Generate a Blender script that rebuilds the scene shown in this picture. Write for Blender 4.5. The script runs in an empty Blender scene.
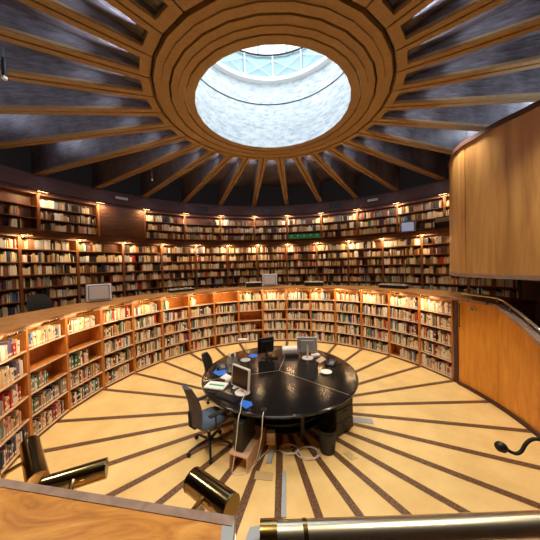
import bpy, math, random
from mathutils import Vector, Matrix
C = bpy.context.scene.collection
PI = math.pi
def rad(a): return math.radians(a)
# ------------------------------------------------------------------ camera (solved from the photograph)
CR = Vector((0.99932642, 0.02650762, -0.02537839)); CU = Vector((0.02481831, 0.02124851, 0.99946613)); CF = Vector((-0.02703272, 0.99942276, -0.02057633))
CP = Vector((0, -4.93224, 2.90547)); FPX = 243.789
cam = bpy.data.cameras.new('camera'); cam.sensor_width = 36; cam.lens = 36 * FPX / 540; cam.clip_start = .02
co = bpy.data.objects.new('camera', cam); C.objects.link(co)
co.matrix_world = Matrix(((CR.x, CU.x, -CF.x, CP.x), (CR.y, CU.y, -CF.y, CP.y), (CR.z, CU.z, -CF.z, CP.z), (0, 0, 0, 1)))
bpy.context.scene.camera = co
def ray(px, py): return CR * ((px - 270) / FPX) - CU * ((py - 270) / FPX) + CF
def at_z(px, py, z):
    d = ray(px, py); return CP + d * ((z - CP.z) / d.z)
def at_d(px, py, dep): return CP + ray(px, py) * dep
def proj(p):
    w = p - CP; z = w.dot(CF)
    return (270 + FPX * w.dot(CR) / z, 270 - FPX * w.dot(CU) / z, z) if z > .05 else (-999, -999, z)
def pol(r, a, z=0): return Vector((r * math.sin(rad(a)), r * math.cos(rad(a)), z))
# ------------------------------------------------------------------ materials
M = {}
def newmat(n):
    m = bpy.data.materials.new(n); m.use_nodes = True; nt = m.node_tree
    return m, nt, nt.nodes['Principled BSDF']
def plain(n, c, rough=.5, metal=0, emit=None, es=1, alpha=None, trans=0, var=.0):
    m, nt, b = newmat(n)
    b.inputs['Base Color'].default_value = (*c, 1); b.inputs['Roughness'].default_value = rough; b.inputs['Metallic'].default_value = metal
    if emit: b.inputs['Emission Color'].default_value = (*emit, 1); b.inputs['Emission Strength'].default_value = es
    if trans: b.inputs['Transmission Weight'].default_value = trans; b.inputs['IOR'].default_value = 1.2
    if var:
        tc = nt.nodes.new('ShaderNodeTexCoord'); no = nt.nodes.new('ShaderNodeTexNoise'); no.inputs['Scale'].default_value = 9; no.inputs['Detail'].default_value = 5
        mr = nt.nodes.new('ShaderNodeMapRange'); mr.inputs['To Min'].default_value = 1 - var; mr.inputs['To Max'].default_value = 1 + var
        mx = nt.nodes.new('ShaderNodeVectorMath'); mx.operation = 'SCALE'; mx.inputs[0].default_value = c
        nt.links.new(tc.outputs['Object'], no.inputs['Vector']); nt.links.new(no.outputs['Fac'], mr.inputs['Value']); nt.links.new(mr.outputs['Result'], mx.inputs['Scale']); nt.links.new(mx.outputs[0], b.inputs['Base Color'])
    M[n] = m; return m
def grain(n, cols, scale, rough=.4, dist=1.5, nscale=3, coat=0, bump=0):
    """streaky wood or board-marked surface: noise stretched by scale=(x,y,z), object coordinates"""
    m, nt, b = newmat(n)
    tc = nt.nodes.new('ShaderNodeTexCoord'); mp = nt.nodes.new('ShaderNodeMapping'); mp.inputs['Scale'].default_value = scale
    no = nt.nodes.new('ShaderNodeTexNoise'); no.inputs['Scale'].default_value = nscale; no.inputs['Detail'].default_value = 7; no.inputs['Roughness'].default_value = .62; no.inputs['Distortion'].default_value = dist
    cr = nt.nodes.new('ShaderNodeValToRGB'); e = cr.color_ramp.elements
    e[0].position = .28; e[0].color = (*cols[0], 1); e[1].position = .72; e[1].color = (*cols[-1], 1)
    for i, c in enumerate(cols[1:-1]):
        k = e.new(.28 + .44 * (i + 1) / (len(cols) - 1)); k.color = (*c, 1)
    L = nt.links.new
    L(tc.outputs['Object'], mp.inputs['Vector']); L(mp.outputs[0], no.inputs['Vector']); L(no.outputs['Fac'], cr.inputs['Fac']); L(cr.outputs[0], b.inputs['Base Color'])
    b.inputs['Roughness'].default_value = rough; b.inputs['Coat Weight'].default_value = coat
    if bump:
        bp = nt.nodes.new('ShaderNodeBump'); bp.inputs['Strength'].default_value = bump; bp.inputs['Distance'].default_value = .02
        L(no.outputs['Fac'], bp.inputs['Height']); L(bp.outputs[0], b.inputs['Normal'])
    M[n] = m; return m
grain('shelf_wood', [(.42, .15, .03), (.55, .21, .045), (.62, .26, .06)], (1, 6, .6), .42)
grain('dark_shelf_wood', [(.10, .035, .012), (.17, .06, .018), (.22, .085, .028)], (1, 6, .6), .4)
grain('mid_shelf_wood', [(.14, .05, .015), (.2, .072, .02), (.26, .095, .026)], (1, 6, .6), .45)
grain('cap_wood', [(.24, .095, .025), (.38, .165, .045), (.48, .23, .07)], (1.2, 1.2, 1), .34, 2.5, 2.2)
grain('ledge_wood', [(.36, .14, .03), (.62, .28, .06), (.78, .42, .12)], (1.2, 4, 1), .3, 3, 2.5, .3)
grain('edge_grey_wood', [(.2, .135, .11), (.32, .23, .2), (.42, .32, .28)], (2, 2, 8), .35)
grain('panel_wood', [(.66, .24, .02), (.8, .32, .028), (.88, .42, .05)], (2.2, 2.2, .28), .33, 2, 3, .2)
grain('box_wood', [(.38, .19, .06), (.60, .34, .12), (.72, .44, .18)], (1.1, 1.1, .13), .4, 1.2, 3)
grain('beam_wood', [(.38, .26, .125), (.44, .30, .145), (.49, .34, .17)], (3, 3, 3), .5)
grain('cornice_wood', [(.055, .018, .013), (.08, .026, .018), (.10, .036, .025)], (1, 1, 4), .65)
grain('wall_wood', [(.07, .025, .01), (.12, .042, .016), (.16, .06, .022)], (1.5, 1.5, .6), .4)
grain('panel_wall_wood', [(.08, .026, .008), (.13, .045, .013), (.18, .065, .02)], (1, 1, 9), .5)
plain('groove_and_shade', (.018, .012, .01), .8)
plain('dark_floor', (.09, .05, .03), .5)
plain('brass', (.62, .43, .16), .18, 1)
plain('brass_dark', (.23, .19, .09), .16, 1)
plain('steel', (.55, .55, .55), .28, 1)
plain('chrome_rail', (.92, .88, .72), .28, 1)
plain('white_edge', (.8, .7, .6), .6)
plain('black_gloss', (.010, .009, .010), .12)
plain('black_plastic', (.010, .010, .011), .5)
plain('black_rubber', (.009, .009, .01), .75)
plain('dark_metal', (.035, .035, .04), .35, .6)
plain('mesh_black', (.012, .012, .013), .5)
plain('grey_fabric', (.07, .07, .1), .85, var=.15)
plain('seat_fabric', (.08, .12, .2), .8, var=.15)
plain('grey_plastic', (.42, .42, .43), .45)
plain('pale_plastic', (.76, .76, .75), .4)
plain('silver', (.55, .6, .66), .35, .2)
plain('screen_dark', (.035, .02, .015), .12)
plain('crt_screen', (.55, .57, .64), .3)
plain('crt_blue', (.12, .25, .6), .4)
plain('blue', (.015, .16, .75), .5)
plain('white', (.85, .85, .83), .5)
plain('paper', (.82, .8, .76), .7, var=.05)
plain('green_paint', (.02, .4, .22), .5)
plain('glass_clear', (.75, .85, .78), .08, trans=.8)
plain('stand_wood', (.62, .42, .28), .5, var=.1)
plain('blue_cover', (.36, .42, .5), .5)
plain('floor_plate', (.66, .5, .26), .35, .2)
plain('cable_white', (.72, .7, .64), .5)
plain('seam', (.24, .2, .16), .35)
plain('ring_white', (.9, .91, .92), .6)
plain('frame_white', (.75, .8, .82), .5)
plain('teal_glass', (.32, .46, .48), .15)
plain('bulb_warm', (1, .8, .5), .5, emit=(1, .62, .28), es=9)
plain('bulb_bright', (1, .8, .5), .5, emit=(1, .66, .32), es=14)
plain('screen_glow', (.3, .32, .4), .3, emit=(.5, .53, .72), es=.45)
plain('sky_glow', (.8, .9, 1), .5, emit=(.86, .94, 1), es=1.6)
# the recessed ceiling boards: dark stained, board marked, slightly glossy
def ceiling_mat():
    m, nt, b = newmat('ceiling_board'); L = nt.links.new
    tc = nt.nodes.new('ShaderNodeTexCoord'); mp = nt.nodes.new('ShaderNodeMapping'); mp.inputs['Scale'].default_value = (11, .8, 11)
    no = nt.nodes.new('ShaderNodeTexNoise'); no.inputs['Scale'].default_value = 2.4; no.inputs['Detail'].default_value = 8; no.inputs['Roughness'].default_value = .7; no.inputs['Distortion'].default_value = .6
    n2 = nt.nodes.new('ShaderNodeTexNoise'); n2.inputs['Scale'].default_value = 1.1; n2.inputs['Detail'].default_value = 4
    ad = nt.nodes.new('ShaderNodeMath'); ad.operation = 'MULTIPLY'
    cr = nt.nodes.new('ShaderNodeValToRGB'); e = cr.color_ramp.elements
    e[0].position = .12; e[0].color = (.03, .02, .017, 1); e[1].position = .4; e[1].color = (.30, .28, .31, 1)
    L(tc.outputs['Object'], mp.inputs['Vector']); L(mp.outputs[0], no.inputs['Vector']); L(tc.outputs['Object'], n2.inputs['Vector'])
    L(no.outputs['Fac'], ad.inputs[0]); L(n2.outputs['Fac'], ad.inputs[1]); L(ad.outputs[0], cr.inputs['Fac']); L(cr.outputs[0], b.inputs['Base Color'])
    b.inputs['Roughness'].default_value = .34; M['ceiling_board'] = m
ceiling_mat()
def floor_mat():
    m, nt, b = newmat('floor_stone'); L = nt.links.new
    tc = nt.nodes.new('ShaderNodeTexCoord'); no = nt.nodes.new('ShaderNodeTexNoise'); no.inputs['Scale'].default_value = 1.6; no.inputs['Detail'].default_value = 9; no.inputs['Roughness'].default_value = .65
    cr = nt.nodes.new('ShaderNodeValToRGB'); e = cr.color_ramp.elements
    e[0].position = .3; e[0].color = (.73, .52, .22, 1); e[1].position = .7; e[1].color = (.88, .67, .31, 1)
    br = nt.nodes.new('ShaderNodeTexVoronoi'); br.inputs['Scale'].default_value = 30
    L(tc.outputs['Object'], no.inputs['Vector']); L(no.outputs['Fac'], cr.inputs['Fac']); L(cr.outputs[0], b.inputs['Base Color'])
    b.inputs['Roughness'].default_value = .2; M['floor_stone'] = m
    m, nt, b = newmat('floor_strip'); L = nt.links.new
    tc = nt.nodes.new('ShaderNodeTexCoord'); no = nt.nodes.new('ShaderNodeTexNoise'); no.inputs['Scale'].default_value = 60; no.inputs['Detail'].default_value = 3
    cr = nt.nodes.new('ShaderNodeValToRGB'); e = cr.color_ramp.elements
    e[0].position = .4; e[0].color = (.075, .035, .018, 1); e[1].position = .65; e[1].color = (.24, .13, .07, 1)
    L(tc.outputs['Object'], no.inputs['Vector']); L(no.outputs['Fac'], cr.inputs['Fac']); L(cr.outputs[0], b.inputs['Base Color'])
    b.inputs['Roughness'].default_value = .33; M['floor_strip'] = m
    m, nt, b = newmat('shaft_stone'); L = nt.links.new      # white painted masonry with grey-blue weathering
    tc = nt.nodes.new('ShaderNodeTexCoord'); mp = nt.nodes.new('ShaderNodeMapping'); mp.inputs['Scale'].default_value = (1.6, 1.6, 5)
    no = nt.nodes.new('ShaderNodeTexNoise'); no.inputs['Scale'].default_value = 3; no.inputs['Detail'].default_value = 10; no.inputs['Roughness'].default_value = .75
    cr = nt.nodes.new('ShaderNodeValToRGB'); e = cr.color_ramp.elements
    e[0].position = .33; e[0].color = (.40, .48, .53, 1); e[1].position = .56; e[1].color = (.88, .91, .93, 1)
    L(tc.outputs['Object'], mp.inputs['Vector']); L(mp.outputs[0], no.inputs['Vector']); L(no.outputs['Fac'], cr.inputs['Fac']); L(cr.outputs[0], b.inputs['Base Color'])
    b.inputs['Roughness'].default_value = .7; M['shaft_stone'] = m
floor_mat()
# book colours: name, rgb
PAL = [('white', (.82, .8, .76)), ('cream', (.74, .62, .42)), ('tan', (.55, .36, .18)), ('brown', (.2, .09, .045)), ('black', (.022, .02, .022)),
       ('grey', (.34, .34, .34)), ('red', (.46, .04, .03)), ('orange', (.62, .22, .06)), ('yellow', (.66, .47, .12)), ('green', (.08, .18, .08)),
       ('teal', (.08, .28, .31)), ('blue', (.06, .16, .42)), ('navy', (.03, .045, .12)), ('purple', (.15, .11, .27)), ('pink', (.62, .33, .28)), ('maroon', (.16, .03, .03))]
PN = [p[0] for p in PAL]
for n, c in PAL: plain('book_' + n, c, .5)
plain('book_pages', (.78, .72, .58), .8)
plain('book_label', (.88, .86, .8), .6)
# ------------------------------------------------------------------ mesh builder
class MB:
    def __init__(s): s.v = []; s.f = []; s.m = []; s.names = []; s.X = Matrix.Identity(4)
    def mi(s, n):
        if n not in s.names: s.names.append(n)
        return s.names.index(n)
    def add(s, vs, fs, mat):
        o = len(s.v); s.v += [s.X @ Vector(v) for v in vs]; k = s.mi(mat)
        for f in fs: s.f.append([o + i for i in f]); s.m.append(k)
    def box(s, x0, x1, y0, y1, z0, z1, mat, bev=0):
        if bev:
            b = min(bev, (x1 - x0) / 2.01, (y1 - y0) / 2.01, (z1 - z0) / 2.01)
            rings = []
            for z, i in ((z0, b), (z0 + b, 0), (z1 - b, 0), (z1, b)):
                a0, a1, c0, c1 = x0 + i, x1 - i, y0 + i, y1 - i
                bb = b if i == 0 else b * .6
                rings.append([(a0 + bb, c0, z), (a1 - bb, c0, z), (a1, c0 + bb, z), (a1, c1 - bb, z), (a1 - bb, c1, z), (a0 + bb, c1, z), (a0, c1 - bb, z), (a0, c0 + bb, z)])
            vs = [p for r in rings for p in r]; fs = [list(range(7, -1, -1)), list(range(24, 32))]
            for k in range(3):
                for j in range(8): fs.append([k * 8 + j, k * 8 + (j + 1) % 8, k * 8 + 8 + (j + 1) % 8, k * 8 + 8 + j])
            s.add(vs, fs, mat); return
        s.add([(x0, y0, z0), (x1, y0, z0), (x1, y1, z0), (x0, y1, z0), (x0, y0, z1), (x1, y0, z1), (x1, y1, z1), (x0, y1, z1)],
              [(3, 2, 1, 0), (4, 5, 6, 7), (0, 1, 5, 4), (1, 2, 6, 5), (2, 3, 7, 6), (3, 0, 4, 7)], mat)
    def prism(s, poly, z0, z1, mat):
        n = len(poly); vs = [(p[0], p[1], z0) for p in poly] + [(p[0], p[1], z1) for p in poly]
        s.add(vs, [list(range(n - 1, -1, -1)), list(range(n, 2 * n))] + [[i, (i + 1) % n, n + (i + 1) % n, n + i] for i in range(n)], mat)
    def hexa(s, low, up, mat):
        s.add(list(low) + list(up), [(3, 2, 1, 0), (4, 5, 6, 7), (0, 1, 5, 4), (1, 2, 6, 5), (2, 3, 7, 6), (3, 0, 4, 7)], mat)
    def lathe(s, prof, mat, n=32, c=(0, 0, 0), a0=0, a1=360, cap=False):
        full = abs(a1 - a0 - 360) < 1e-6; cnt = n if full else n + 1; vs = []
        for i in range(cnt):
            a = rad(a0 + (a1 - a0) * i / n)
            for r, z in prof: vs.append((c[0] + r * math.sin(a), c[1] + r * math.cos(a), c[2] + z))
        k = len(prof); fs = []
        for i in range(n):
            j = (i + 1) % cnt
            for q in range(k - 1): fs.append([i * k + q, i * k + q + 1, j * k + q + 1, j * k + q])
        if cap and not full: fs.append(list(range(k))); fs.append([(cnt - 1) * k + q for q in range(k)][::-1])
        s.add(vs, fs, mat)
    def sector(s, r0, r1, z0, z1, a0, a1, mat, n=1):
        s.lathe([(r0, z0), (r1, z0), (r1, z1), (r0, z1), (r0, z0)], mat, n, a0=a0, a1=a1, cap=False)
        if a1 - a0 < 359.9:
            for a in (a0, a1):
                s.add([pol(r0, a, z0), pol(r1, a, z0), pol(r1, a, z1), pol(r0, a, z1)], [(0, 1, 2, 3)], mat)
    def tube(s, pts, r, mat, n=10, caps=True, rs=None):
        pts = [Vector(p) for p in pts]; vs = []; up = Vector((0, 0, 1)); prev = None
        for i, p in enumerate(pts):
            t = (pts[min(i + 1, len(pts) - 1)] - pts[max(i - 1, 0)]).normalized()
            if prev is None:
                a = up if abs(t.z) < .9 else Vector((1, 0, 0)); u = t.cross(a).normalized()
            else: u = (prev - t * prev.dot(t)).normalized()
            prev = u; w = t.cross(u); rr = rs[i] if rs else r
            for k in range(n): q = 2 * PI * k / n; vs.append(p + u * rr * math.cos(q) + w * rr * math.sin(q))
        fs = [[i * n + k, i * n + (k + 1) % n, (i + 1) * n + (k + 1) % n, (i + 1) * n + k] for i in range(len(pts) - 1) for k in range(n)]
        if caps: fs += [list(range(n))[::-1], [(len(pts) - 1) * n + k for k in range(n)]]
        s.add(vs, fs, mat)
    def cyl(s, p, q, r, mat, n=14): s.tube([p, q], r, mat, n)
    def blob(s, c, rx, ry, rz, mat, n=12, m=8, pw=1):
        vs = []; f = lambda t: math.copysign(abs(t) ** pw, t)
        for i in range(m + 1):
            th = PI * i / m
            for k in range(n): ph = 2 * PI * k / n; vs.append((c[0] + rx * f(math.sin(th)) * f(math.cos(ph)), c[1] + ry * f(math.sin(th)) * f(math.sin(ph)), c[2] - rz * f(math.cos(th))))
        s.add(vs, [[i * n + k, i * n + (k + 1) % n, (i + 1) * n + (k + 1) % n, (i + 1) * n + k] for i in range(m) for k in range(n)], mat)
    def build(s, name, parent=None, smooth=False):
        me = bpy.data.meshes.new(name); me.from_pydata([tuple(v) for v in s.v], [], s.f)
        for n in s.names: me.materials.append(M[n])
        me.polygons.foreach_set('material_index', s.m); 
        if smooth: me.polygons.foreach_set('use_smooth', [True] * len(s.f))
        me.validate(); me.update()
        if smooth: me.set_sharp_from_angle(angle=rad(40))
        o = bpy.data.objects.new(name, me); C.objects.link(o)
        if parent: o.parent = parent
        return o
def spline(pts, n=8):
    pts = [Vector(p) for p in pts]; out = []
    for i in range(len(pts) - 1):
        p0, p1, p2, p3 = pts[max(i - 1, 0)], pts[i], pts[i + 1], pts[min(i + 2, len(pts) - 1)]
        for k in range(n):
            t = k / n; out.append(.5 * ((2 * p1) + (p2 - p0) * t + (2 * p0 - 5 * p1 + 4 * p2 - p3) * t * t + (3 * p1 - p0 - 3 * p2 + p3) * t ** 3))
    return out + [pts[-1]]
def tag(o, label=None, cat=None, group=None, kind=None):
    if label: o['label'] = label
    if cat: o['category'] = cat
    if group: o['group'] = group
    if kind: o['kind'] = kind
    return o
def empty(name, loc=(0, 0, 0), rz=0, label=None, cat=None, group=None):
    o = bpy.data.objects.new(name, None); C.objects.link(o); o.location = loc; o.rotation_euler = (0, 0, rz); o.empty_display_size = .1
    return tag(o, label, cat, group)
def struct(o, label=None): o['kind'] = 'structure'; o['label'] = label or o.name.replace('_', ' '); return o
def copy_tree(o, parent=None):
    c = o.copy(); C.objects.link(c)
    if parent: c.parent = parent
    for ch in list(o.children): copy_tree(ch, c)
    return c
def part(name, parent, fn, smooth=False):
    mb = MB(); fn(mb); return mb.build(name, parent, smooth)
ORD = ['', 'first', 'second', 'third', 'fourth', 'fifth', 'sixth', 'seventh', 'eighth', 'ninth', 'tenth', 'eleventh', 'twelfth', 'thirteenth', 'fourteenth', 'fifteenth',
       'sixteenth', 'seventeenth', 'eighteenth', 'nineteenth', 'twentieth'] + ['twenty-' + w for w in ('first', 'second', 'third', 'fourth', 'fifth', 'sixth', 'seventh', 'eighth', 'ninth')] + ['thirtieth'] + ['thirty-' + w for w in ('first', 'second', 'third', 'fourth', 'fifth', 'sixth')]
# ------------------------------------------------------------------ the well floor, walls
RW = 4.302
mb = MB(); mb.lathe([(0, 0), (RW + .25, 0)], 'floor_stone', 60)
mb.lathe([(RW + .25, 0), (RW + .25, -.2), (0, -.2)], 'floor_stone', 60)
strip_az = [4.5 + 12 * k for k in range(-7, 9)] + [113, 124.3, 135.3, 146.4, 157.8, 169.2, 181.2, 193.2, 205, 217, 229, 241, 253, 264.5]
for a in strip_az:
    d = pol(1, a); t = Vector((d.y, -d.x, 0)); w = .05
    mb.add([d * .25 - t * w + Vector((0, 0, .003)), d * 4.5 - t * w + Vector((0, 0, .003)), d * 4.5 + t * w + Vector((0, 0, .003)), d * .25 + t * w + Vector((0, 0, .003))], [(0, 1, 2, 3)], 'floor_strip')
struct(mb.build('floor'), 'cream stone reading room floor with dark radial strips')
mb = MB(); mb.sector(4.6, 9.3, 1.1, 1.3, 0, 360, 'dark_floor', 60)
struct(mb.build('floor_balcony'), 'dark floor of the balcony ring around the sunken well')
# outer wall
mb = MB(); mb.lathe([(9.35, 0), (9.35, 7.5)], 'wall_wood', 60); mb.lathe([(9.5, 0), (9.5, 7.5)], 'wall_wood', 60)
struct(mb.build('wall_outer'), 'dark wooden drum wall behind the bookcases')
# inner parapet body (behind the bookcases and plain elsewhere)
mb = MB(); mb.sector(4.66, 4.7, 0, 1.98, -116, 78.5, 'wall_wood', 40)
mb.sector(4.31, 4.6, 0, 1.9, 150, 244, 'panel_wood', 20)
struct(mb.build('wall_parapet'), 'wooden parapet wall under the ledge')
# wide ledge on top of the low bookcases
mb = MB()
mb.lathe([(4.23, 1.985), (5.3, 1.985), (5.3, 2.04), (4.255, 2.04), (4.23, 2.03), (4.23, 1.985)], 'cap_wood', 17, a0=-115.5, a1=88.5)
mb.lathe([(4.222, 1.98), (4.236, 1.98), (4.236, 2.0), (4.222, 2.0), (4.222, 1.98)], 'edge_grey_wood', 17, a0=-115.5, a1=88.5)
struct(mb.build('trim_1'), 'brown wooden ledge ringing the sunken well above the low bookcases')
mb = MB(); mb.sector(5.22, 5.28, 1.3, 1.985, -115, 88, 'wall_wood', 34)
struct(mb.build('trim_2'), 'dark outer face of the ledge')
# right hand panelled wall with a sloping top, stair behind
wr = empty('wall_right'); struct(wr, 'orange wood panel wall with sloping top at the right of the well')
prof = [(78.6, 1.985), (84.5, 1.985), (91, 1.985), (96.5, 1.79), (102, 1.585), (108, 1.34), (115, 1.04), (124, .7), (136, .6), (150, .6)]
def wall_seg(a0, z0, a1, z1, mb, r0=4.3, r1=4.4, mat='panel_wood', zb=0.0):
    lo = [pol(r0, a0, zb), pol(r0, a1, zb), pol(r1, a1, zb), pol(r1, a0, zb)]; up = [pol(r0, a0, z0), pol(r0, a1, z1), pol(r1, a1, z1), pol(r1, a0, z0)]
    mb.hexa(lo, up, mat)
for (i0, i1) in ((0, 2), (2, 4), (4, 6), (6, 9)):
    mb = MB()
    for i in range(i0, i1):
        n = 3
        for k in range(n):
            f0, f1 = k / n, (k + 1) / n; a0, z0 = prof[i]; a1, z1 = prof[i + 1]
            A0 = a0 + (a1 - a0) * f0; A1 = a0 + (a1 - a0) * f1
            if k == n - 1 and i == i1 - 1: A1 -= .12
            wall_seg(A0, z0 + (z1 - z0) * f0, A1, z0 + (z1 - z0) * f1, mb)
    mb.build('wood_panel', wr)
mb = MB(); mb.sector(4.26, 4.3, 0, .07, 78.6, 150, 'cornice_wood', 24); mb.build('skirting', wr)
mb = MB()
for i in range(len(prof) - 1):
    for k in range(3):
        f0, f1 = k / 3, (k + 1) / 3; a0, z0 = prof[i]; a1, z1 = prof[i + 1]; A0 = a0 + (a1 - a0) * f0; A1 = a0 + (a1 - a0) * f1; Z0 = z0 + (z1 - z0) * f0; Z1 = z0 + (z1 - z0) * f1
        if A0 < 88.6: continue
        mb.hexa([pol(4.24, A0, Z0), pol(4.24, A1, Z1), pol(4.46, A1, Z1), pol(4.46, A0, Z0)], [pol(4.25, A0, Z0 + .04), pol(4.25, A1, Z1 + .04), pol(4.46, A1, Z1 + .04), pol(4.46, A0, Z0 + .04)], 'edge_grey_wood')
mb.build('sloping_cap', wr)
mb = MB(); mb.sector(4.285, 4.3, .0, 1.98, 77.2, 78.5, 'cornice_wood', 1); mb.build('end_post', wr)
mb = MB(); p = pol(4.27, 79.3); mb.cyl((p.x, p.y, 1.36), (p.x, p.y, 1.9), .012, 'brass_dark'); 
for z in (1.37, 1.89): mb.cyl((p.x, p.y, z), pol(4.3, 79.3, z), .009, 'brass_dark')
mb.build('pull_handle', wr, True)
mb = MB(); mb.X = Matrix.Translation(pol(4.28, 83.6)) @ Matrix.Rotation(-rad(83.6), 4, 'Z')
mb.box(-.075, .075, -.012, .012, 1.8, 1.86, 'steel', .006); mb.box(-.05, .05, -.016, -.011, 1.818, 1.842, 'dark_metal'); tag(mb.build('flush_pull', wr), 'steel flush pull')
# stair treads behind the sloping panels
st = empty('stair'); struct(st, 'wooden stair going down behind the sloping panels')
for k in range(6):
    a0 = 92 + k * 6.5; mb = MB(); mb.sector(4.5, 5.25, 1.0 - .16 * k, 1.14 - .16 * k, a0, a0 + 6.4, 'cap_wood', 2); mb.build('step', st)
# brass handrail above the sloping cap
def azl(pp, n=4):
    out = []
    for i in range(len(pp) - 1):
        for k in range(n): f = k / n; out.append(pol(4.36, pp[i][0] + (pp[i + 1][0] - pp[i][0]) * f, pp[i][1] + (pp[i + 1][1] - pp[i][1]) * f))
    return out + [pol(4.36, *pp[-1])]
hr = empty('handrail', pol(4.36, 90, 0), 0, 'thin brass handrail following the sloping cap of the orange panel wall', 'handrail')
off = Vector(hr.location)
rp = [(79, 2.13), (84, 2.13), (90, 2.13), (91.5, 2.1), (96.5, 1.92), (102, 1.71), (108, 1.47), (115, 1.17), (124, .83)]
mb = MB(); mb.tube([q - off for q in azl(rp)], .022, 'chrome_rail', 12); mb.build('rail', hr, True)
for a, z in ((82, 2.13), (90, 2.13), (93.5, 2.02), (98.5, 1.84), (104, 1.62), (112, 1.29)):
    mb = MB(); mb.cyl(pol(4.36, a, z - .1) - off, pol(4.36, a, z) - off, .01, 'brass'); mb.blob(pol(4.36, a, z - .08) - off, .022, .022, .02, 'brass'); mb.build('rail_post', hr, True)
# ------------------------------------------------------------------ bookcases
random.seed(11)
ROWS_W = [1.60, 1.22, .84, .46, .08]          # shelf tops, low bookcases
def case_proto(name, hw, depth, zb, zt, shelves, wood, thick, edge, dw=.028, plinth=.075):
    """origin at front centre; x along the front, y outward"""
    t = empty(name)
    tp = math.tan(rad(6))
    def side(sg):
        m = MB(); x0 = sg * hw; lo = [(x0 - sg * dw, 0), (x0 - sg * .0015, 0), (x0 - sg * .0015, depth), (x0 - sg * dw, depth)]
        m.prism(lo if sg > 0 else lo[::-1], zb, zt, wood); return m
    side(-1).build('side_panel', t); side(1).build('side_panel', t)
    m = MB(); m.box(-hw + dw, hw - dw, depth - .015, depth, zb, zt, wood); m.build('back_panel', t)
    m = MB(); m.box(-hw + dw, hw - dw, 0.005, depth - .016, zt - .05, zt, wood); m.build('top_panel', t)
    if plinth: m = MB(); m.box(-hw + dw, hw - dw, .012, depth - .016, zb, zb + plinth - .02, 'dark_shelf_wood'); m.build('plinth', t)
    for z in shelves:
        m = MB(); m.box(-hw + dw + .001, hw - dw - .001, .006, depth - .016, z - thick, z, wood); m.box(-hw + dw + .001, hw - dw - .001, .001, .006, z - thick, z, edge); m.build('shelf', t)
    return t
def place(o, R, a, half):
    o.location = pol(R * math.cos(rad(half)), a); o.rotation_euler = (0, 0, -rad(a)); return o
BOOKS = []   # (matrix, x0, w, h, d, y, z, colour, lean, tier, case index, row, order)
def fill_row(Mx, x0, x1, z, hmax, depth, weights, tmin, tmax, key, hmin=.6, gap=.03, ysp=.02, y0=.02):
    x = x0; n = 0; hb = random.uniform(hmin + .08, .9) * hmax; run = random.choice(PN); left = 0
    while True:
        w = random.uniform(tmin, tmax); 
        if random.random() < .18: w *= 1.5
        if x + w > x1: break
        if random.random() < gap: x += random.uniform(.01, .05) ; continue
        if left <= 0:
            run = random.choices(PN, weights)[0]; left = random.choice((1, 1, 1, 1, 2)) if key[0] == 'w' else random.choice((1, 1, 1, 2, 3, 5)); hb = random.uniform(hmin, .95) * hmax
        left -= 1
        h = min(hmax * .97, hb * random.uniform(.88, 1.08)); dd = depth * random.uniform(.62, .8)
        lean = random.uniform(-.10, .16) if random.random() < .09 else 0
        BOOKS.append((Mx, x, w * .95, h, dd, y0 + random.uniform(0, ysp), z, run, lean if abs(lean) > .05 else 0, *key, n)); n += 1
        x += w + (abs(lean) * h * .7 if abs(lean) > .05 else 0)
def W(**k): return [k.get(n, k.get('rest', .3)) for n in PN]
W_mix = W(white=10, cream=6, tan=3, brown=2, black=1.6, grey=3, red=1.2, blue=1, teal=.7, green=.7, navy=1, maroon=.8, pink=.6, purple=.4, yellow=.5, orange=.5)
W_light = W(white=9, cream=7, tan=3, red=.8, blue=.8, yellow=.5, rest=.25)
W_old = W(white=4, cream=6, tan=5.5, brown=4.5, black=4, grey=3, red=.5, maroon=1.6, navy=.7, green=.3, pink=.4, rest=.1)
special = {  # (case, row): palette
    (0, 0): W(white=6, cream=2, blue=1, red=3, rest=.1), (0, 1): W(white=4, pink=4, cream=4, tan=2, rest=.1), (0, 2): W(cream=4, orange=1.5, red=4, white=3, grey=1.5, rest=.1),
    (0, 3): W(cream=4, tan=3, teal=1.5, pink=2, brown=2, rest=.1), (0, 4): W(white=3, black=2.5, red=2, purple=1, navy=2, grey=2, rest=.1),
    (1, 0): W(white=6, cream=5, blue=3, grey=1, tan=1, rest=0.05), (1, 2): W(teal=2, grey=4, white=2, green=1, navy=1, rest=.1), (1, 3): W(grey=6, purple=2, green=1, tan=2, navy=1, white=1, brown=1, rest=.1), (1, 4): W(brown=2, grey=3, white=3, red=1, tan=3, cream=2, maroon=1, rest=.1),
    (2, 0): W(white=9, cream=4, brown=1, tan=.5, rest=.02), (2, 2): W(grey=3, brown=2, green=2, red=1.5, white=2, rest=.1), (2, 3): W(red=2, grey=3, tan=2, cream=2, purple=1, maroon=1, rest=.1), (2, 4): W(teal=3, red=1, black=2, navy=2, white=2, grey=2, rest=.1),
    (14, 4): W_mix, (10, 1): W(brown=5, white=3, cream=2, maroon=2, rest=.3)}
occ = {(1, 1): [], (2, 1): [], (1, 2): [(0, .55)], (2, 2): [(0, .62)], (5, 0): [(.0, .27)], (6, 0): [(.02, .3)], (7, 0): [], (8, 2): [],
       (8, 3): [(0, .72)], (14, 4): [(.35, 1)], (7, 4): [(.2, 1)]}
lab_case = ['low bookcase cut by the left frame edge', 'second low bookcase from left', 'third low bookcase from left', 'fourth low bookcase from left']
proto = None; WELL = []
edges = [-115.5 + 12 * k for k in range(17)]
cw = {0: 'Low wooden bookcase cut by the left edge of the photo', 15: 'Low wooden bookcase rightmost, next to the orange panel wall'}
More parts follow.
